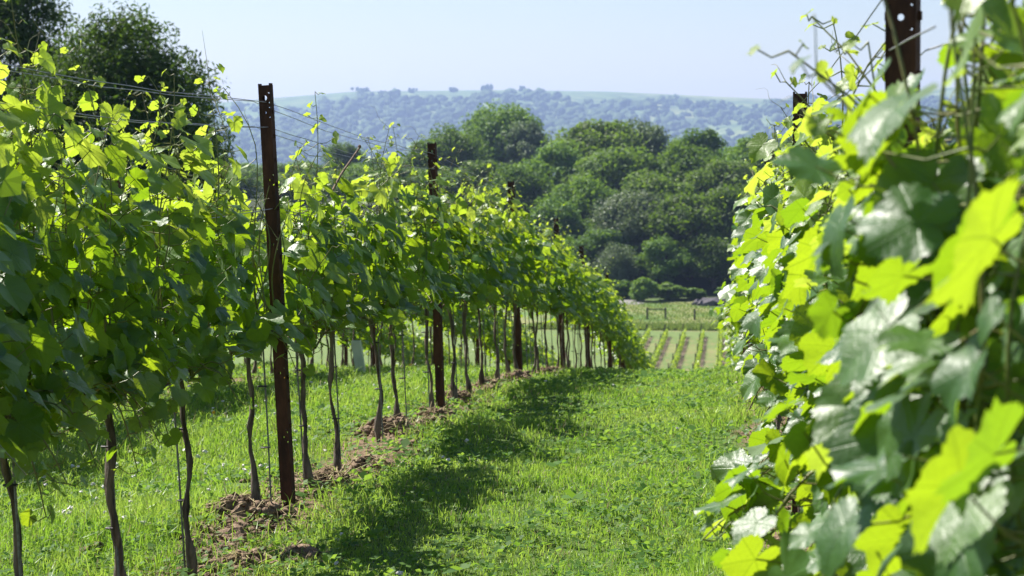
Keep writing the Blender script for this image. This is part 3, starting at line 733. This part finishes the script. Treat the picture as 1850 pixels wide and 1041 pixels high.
def post_clear(p, h):
    # leaves on the camera's sight line to the nearest left post are left out
    return h > .86 and 8.9 < p[1] < 10.06 and abs(p[0] - (ROW0 + .02 + LEAN*h + .2*(10 - p[1]))) < .115
for j, y in enumerate(yl):
    lab = vine_label(yl, y, 0)
    if y < 20.0: near_vine(ROW0 + vr.normal(0, .015), y, 1000 + j, lab, 'grapevines of the row left of the path', LEAN, 'mid' if y > 9 else 'fine', .36 if y < 9.2 else .24, (1, 1, 1, 1, .72, 1, 1.05, .72, 1, 1.05, .75, 1, 1)[j], .85, thick=1.2 if j == 1 else 1.0, hh=(1.10, 1.08, 1.06, .97, .80, 1.08, .98, .78, 1.05, 1.08, .80, 1.0, 1.06)[j], clear=post_clear, sprawl=((.1, .78, .20, -.25), (-.3, .76, .24, -.22), (.35, .74, -.2, -.2), (-.1, .72, .12, -.3)) if j < 2 else ((0, .76, .18, -.2),) if j == 3 else ())
    else: far_vine(ROW0 + vr.normal(0, .02), y, vr, lab, 'grapevines of the row left of the path', LEAN, 1.0)
    if y < 34:
        dx = .021 if vr.random() < .6 else -.021
        stake(ROW0, y, LEAN, dx, .01, 'thin grey stake tied to ' + lab.replace('grapevine ', 'vine ').replace(' of those standing', ''), 'vine stakes of the left row')
yr = [2.75 + .97*i for i in range(61)]
for j, y in enumerate(yr):
    lab = vine_label(yr, y, 1); rx = ROWS[1] + vr.normal(0, .015)
    if y < 12.5: near_vine(rx, y, 2000 + j, lab, 'grapevines of the row right of the path', 0.0, 'fine' if y < 9 else 'mid', .07, 1.35, .80, 2.0, 1.32 if j == 0 else 1.08 if j == 1 else .97, 1.0, .98, clear=post_clear_r, sprawl={0: ((.1, 1.25, -.16, -.1), (.3, 1.0, -.2, -.15), (-.1, .8, -.15, -.2)), 1: ((.0, .78, -.33, -.12), (.3, .62, -.36, -.12), (-.25, .70, -.28, -.2), (.2, .9, -.3, -.2)), 2: ((.0, .74, -.36, -.10), (-.3, .62, -.34, -.16), (.3, .66, -.3, -.2)), 3: ((0, .7, -.3, -.2), (.3, .6, -.25, -.15))}.get(j, ()))
    else: far_vine(rx, y, vr, lab, 'grapevines of the row right of the path', 0.0)
for rk, nm in ((-1, 'second'), (-2, 'third')):
    y = 11.5 if rk == -1 else 17.0
    while y < 61.5:
        far_vine(ROWS[rk] + vr.normal(0, .02), y, vr, 'grapevine of the %s row from the path, glimpsed beneath and over the nearer row' % nm, 'grapevines of the %s row' % nm, -.012); y += .97 + vr.normal(0, .05)
# bare cane left from pruning, sticking out above the left row
A = Acc(); A.add(*tube([(0, 0, 0), (.03, .15, .10), (.09, .40, .24)], [.0065, .006, .005], 7)); A.add(*lumps(np.array([[.09, .40, .245]]), np.array([.009]), np.array([.011]), vr, .1))
tag(link('bare_cane', A.mesh('bare_cane', M['cane'], True), None, (-2.04, 11.9, float(gz(ROW0, 11.9)) + 1.42)), 'bare grey pruned cane sticking up slantwise above the left row', 'cane')

# ------------------------------------------------------------------ soil heaps at the trunks, tree guard
srng = np.random.default_rng(91)
def mound(x, y, r, hgt, lab):
    r, hgt = r*1.2, hgt*.72
    nr, na = 9, 22; v = [(0, 0, hgt)]
    for i in range(1, nr + 1):
        q = i/nr
        for a in np.arange(na)/na*2*np.pi:
            rr = q*r*(1 + .18*math.sin(3*a + x*9) + .10*math.sin(5*a + y*7)); v.append((rr*math.cos(a), rr*math.sin(a)*1.15, hgt*(1-q*q)**1.1 - .025*q))
    v = np.array(v); v[1:] += srng.normal(0, 1, v[1:].shape)*[.010, .010, .013]
    f = [(0, 1+j, 1+(j+1) % na) for j in range(na)]; q = []
    for i in range(nr-1):
        for j in range(na): a = 1 + i*na; q.append((a+j, a+na+j, a+na+(j+1) % na, a+(j+1) % na))
    t = empty('soil_heap', (x, y, float(gz(x, y))), lab, 'soil heap', 'soil heaps along the left row')
    link('mound', mesh('mound', v, [np.array(f), np.array(q)], M['soil'], False), t)
    n = 120; a = srng.uniform(0, 6.28, n); q = np.sqrt(srng.uniform(0, 1.5, n)); p = np.stack([q*r*np.cos(a), q*r*1.15*np.sin(a), np.maximum(hgt*(1-np.minimum(q, 1)**2), .004)], -1)
    s = srng.gamma(2, .005, n).clip(.004, .03)
    tag(link('clods', mesh('clods', *lumps(p, s, s*.8, srng, .25), M['soil'], True), t), kind='stuff')
    n = 90; a = srng.uniform(0, 6.28, n); q = np.sqrt(srng.uniform(0, 1.3, n)); p = np.stack([q*r*np.cos(a), q*r*1.15*np.sin(a), np.maximum(hgt*(1-np.minimum(q, 1)**2), .0) + .012], -1)
    d = unit(srng.normal(size=(n, 3))*[1, 1, .35]); w = unit(np.cross(d, [0, 0, 1]))*.0022; L = srng.uniform(.02, .07, n)[:, None]
    tag(link('straw', mesh('straw', np.stack([p - d*L - w, p - d*L + w, p + d*L + w, p + d*L - w], 1).reshape(-1, 3), np.arange(n*4).reshape(-1, 4), M['straw']), t), kind='stuff')
ML = [(-1.80, 8.55, 0.122, 0.085, 'brown soil heap cut by the bottom edge beside the thick trunk'), (-1.62, 8.75, 0.108, 0.068, 'brown soil heap on the grass side near the bottom edge'), (-2.04, 9.62, 0.151, 0.111, 'soil heap just left of the nearest rusty post foot'),
      (-1.86, 10.75, 0.122, 0.111, 'soil heap just right of the nearest rusty post foot'), (-1.82, 11.75, 0.115, 0.085, 'soil heap around the second trunk beyond the nearest post'), (-1.95, 13.35, 0.151, 0.119, 'large soil heap midway between first and second posts'), (-1.72, 13.55, 0.115, 0.085, 'soil heap on the grass side midway between the first two posts'),
      (-1.85, 14.75, 0.130, 0.093, 'soil heap just before the second rusty post'), (-1.95, 16.7, 0.144, 0.111, 'soil heap just beyond the second rusty post'), (-1.80, 17.6, 0.122, 0.093, 'soil heap at the second trunk past the second post'), (-1.92, 18.7, 0.144, 0.102, 'soil heap at the third trunk past the second post'),
      (-1.85, 20.6, 0.144, 0.111, 'soil heap shortly before the third rusty post'), (-1.9, 22.6, 0.158, 0.128, 'soil heap shortly beyond the third rusty post'), (-1.85, 24.4, 0.158, 0.119, 'soil heap midway between third and fourth posts'), (-1.9, 26.2, 0.144, 0.111, 'soil heap just before the fourth post')]
for a in ML: mound(*a)
# crumbs of turned earth and dead stems strewn along the trunk line
def strewn(rk, n, y0, y1):
    y = y0 + (y1 - y0)*srng.random(n)**1.5; x = ROWS[rk] + srng.normal(.03, .17, n); k = np.sin(y*2.3 + 1.5*np.sin(y*.7)) + np.sin(x*11 + y*1.1) + srng.normal(0, .6, n) > -.2
    x, y = x[k], y[k]; s = srng.gamma(2, .0055, len(x)).clip(.004, .032)
    tag(link('soil_crumbs', mesh('soil_crumbs', *lumps(np.stack([x, y, gz(x, y) + s*.3], -1), s, s*.75, srng, .25), M['soil'])), 'crumbs of brown earth strewn along the trunks %s' % ('left of the path' if rk == 0 else 'of the second row' if rk < 0 else 'right of the path'), 'soil', kind='stuff')
    n = len(x); p = np.stack([x, y, gz(x, y) + .012], -1); d = unit(srng.normal(size=(n, 3))*[1, 1, .3]); w = unit(np.cross(d, [0, 0, 1]))*.002; L = srng.uniform(.015, .06, n)[:, None]
    q = srng.random(n) < .4; p, d, w, L = p[q], d[q], w[q], L[q]; n = len(p)
    tag(link('dead_stems', mesh('dead_stems', np.stack([p - d*L - w, p - d*L + w, p + d*L + w, p + d*L - w], 1).reshape(-1, 3), np.arange(n*4).reshape(-1, 4), M['straw'])), 'dry stems littering the soil %s' % ('left of the path' if rk == 0 else 'of the second row' if rk < 0 else 'right of the path'), 'litter', kind='stuff')
strewn(0, 7500, 7.4, 34); strewn(1, 1500, 6.5, 30); strewn(-1, 1500, 13, 34)
x, y = at(653, 23.0); z = float(gz(x, y)); A = Acc(); ring = np.array([(-.045, -.045), (.045, -.045), (.045, .045), (-.045, .045)])
for s_, w in ((1, 0), (.93, 1)):
    lo = np.c_[ring*s_, np.full(4, -.03)]; hi = np.c_[ring*s_ + [-.06, 0], np.full(4, .36)]; i = np.arange(4); j = (i+1) % 4
    q = np.stack([i, j, 4+j, 4+i], -1); A.add(np.concatenate([lo, hi]), q if not w else q[:, ::-1])
lo = np.c_[ring + [-.06, 0], np.full(4, .36)]; hi = np.c_[ring*.93 + [-.06, 0], np.full(4, .36)]; A.add(np.concatenate([lo, hi]), np.stack([i, j, 4+j, 4+i], -1))
tag(link('tree_guard', A.mesh('tree_guard', M['guard']), None, (x, y, z)), 'pale green plastic tree guard leaning beneath the second row', 'tree guard')

# ------------------------------------------------------------------ turf
grng = np.random.default_rng(17)
def row_dist(x): return np.abs((x - ROW0 + PITCHX/2) % PITCHX - PITCHX/2)
def patch(x, y): return np.sin(x*3.1 + 1.7*np.sin(y*.9)) + np.sin(y*1.7 - x*1.3 + 2) + np.sin(x*6.2 - y*2.9)
def sward(n, d0, d1, power):
    u = grng.random(n); e = 2 - power
    d = (d0**e + u*(d1**e - d0**e))**(1/e)
    px = grng.uniform(-160, 1500, n); k = (px - 925)/FPX
    return d*(FW[0] + k*RT[0]), d*(FW[1] + k*RT[1]), d
def blades(n, hmul, wmul, mat, name, lab, straw=False):
    x, y, d = sward(n, 7.3, 40, 1.55)
    rd = row_dist(x); pt = patch(x, y)
    keep = (grng.random(n) < np.clip((rd - .12 + .20*pt/3)/.24, .06, 1)) & (x < .62)
    x, y, d, rd, pt = x[keep], y[keep], d[keep], rd[keep], pt[keep]; n = len(x)
    path = (x > ROW0) & (rd > .45)
    h = hmul*grng.gamma(7, 1/7, n)*np.where(path, .032 + .012*pt/3, .055 + .022*pt/3)*np.where(x < ROW0 - .3, 1.15, 1.0)
    w = wmul*.0042*(d/9)**.75
    a = grng.uniform(0, 2*np.pi, n); s = np.stack([np.cos(a), np.sin(a), 0*a], -1)*(w*.5)[:, None]
    ln = grng.normal(0, .45, (n, 2)); b = np.stack([x, y, gz(x, y) - .004], -1)
    mid = b + np.stack([ln[:, 0]*h*.35, ln[:, 1]*h*.35, h*.6], -1); tp = b + np.stack([ln[:, 0]*h*1.15, ln[:, 1]*h*1.15, h*np.clip(1 - .25*np.abs(ln).sum(1), .35, 1)], -1)
    V = np.stack([b - s, b + s, mid + s*.8, mid - s*.8, tp], 1).reshape(-1, 3); i = np.arange(n)[:, None]*5
    tag(link(name, mesh(name, V, [i + np.array([[3, 2, 4]]), i + np.array([[0, 1, 2, 3]])], M[mat])), lab, 'grass', kind='stuff')
blades(300000, 1.0, 1.0, 'blade', 'grass', 'short green grass of the path and between the rows')
blades(20000, .9, .9, 'straw', 'dry_grass', 'dry pale blades mixed into the grass')
# low broad-leaved weeds and clover
def weeds(n, size, name, lab):
    x, y, d = sward(n, 7.3, 36, 1.5); pt = patch(x*1.3 + 5, y*1.1); rd = row_dist(x)
    keep = (x < .6) & (grng.random(n) < np.clip(.35 + pt*.33 + .5*np.exp(-((rd - .34)/.22)**2), .03, 1))
    x, y, d = x[keep], y[keep], d[keep]; n = len(x); k = 3
    c = np.repeat(np.stack([x, y, gz(x, y) + grng.uniform(.012, .05, n)], -1), k, 0); a = np.repeat(grng.uniform(0, 6.28, n), k) + np.tile(np.arange(k)*2.09, n) + grng.normal(0, .2, n*k)
    s = np.repeat(grng.uniform(.6, 1.5, n)*size*(d/9)**.4, k); el = grng.normal(.25, .35, n*k)
    dr = np.stack([np.cos(a)*np.cos(el), np.sin(a)*np.cos(el), np.sin(el)], -1)*s[:, None]; sd = np.stack([-np.sin(a), np.cos(a), 0*a + grng.normal(0, .25, n*k)], -1)*(s*.42)[:, None]
    V = np.stack([c, c + dr*.55 + sd, c + dr, c + dr*.55 - sd], 1).reshape(-1, 3)
    tag(link(name, mesh(name, V, np.arange(n*k*4).reshape(-1, 4), M['weed'])), lab, 'weeds', kind='stuff')
weeds(26000, .024, 'clover_leaves', 'clover and small weeds growing through the grass')
weeds(420, .045, 'broad_weeds', 'broad leaved plantain and dock rosettes in the grass')
def flowers(n, lim, mat, name, lab, r, hgt):
    x, y, d = sward(n, 7.6, 30, 1.5); pt = patch(x*.7 - 2, y*.6 + 1); keep = (x < .4) & lim(x) & (pt > -.4); x, y = x[keep], y[keep]; n = len(x)
    rr = grng.uniform(.7, 1.25, n)*r
    tag(link(name, mesh(name, *lumps(np.stack([x, y, gz(x, y) + grng.uniform(.6, 1.3, n)*hgt], -1), rr, rr*.8, grng, .38), M[mat])), lab, 'flowers', kind='stuff')
flowers(900, lambda x: (x < -2.1) | (grng.random(len(x)) < .10), 'clover', 'clover_flowers', 'white clover heads dotted through the grass', .0085, .06)
flowers(60, lambda x: x < -2.2, 'dandelion', 'dandelions', 'few orange yellow dandelion heads between the rows', .014, .09)

# ------------------------------------------------------------------ haze: the air of the valley
m = NT('haze_air'); pv = m.n('VolumePrincipled'); pv.inputs['Color'].default_value = (0.44, 0.59, 0.94, 1); pv.inputs['Density'].default_value = 0.85e-4; pv.inputs['Anisotropy'].default_value = 0.3
m.t.links.new(pv.outputs[0], m.out.inputs['Volume'])
v, f = box((0, 5350, -15), (21000, 11300, 520)); tag(link('haze', mesh('haze', v, f, m.m)), 'pale blue summer haze filling the valley', 'haze', kind='stuff')
print('leaf objects', n_leaf, 'objects', len(bpy.data.objects))
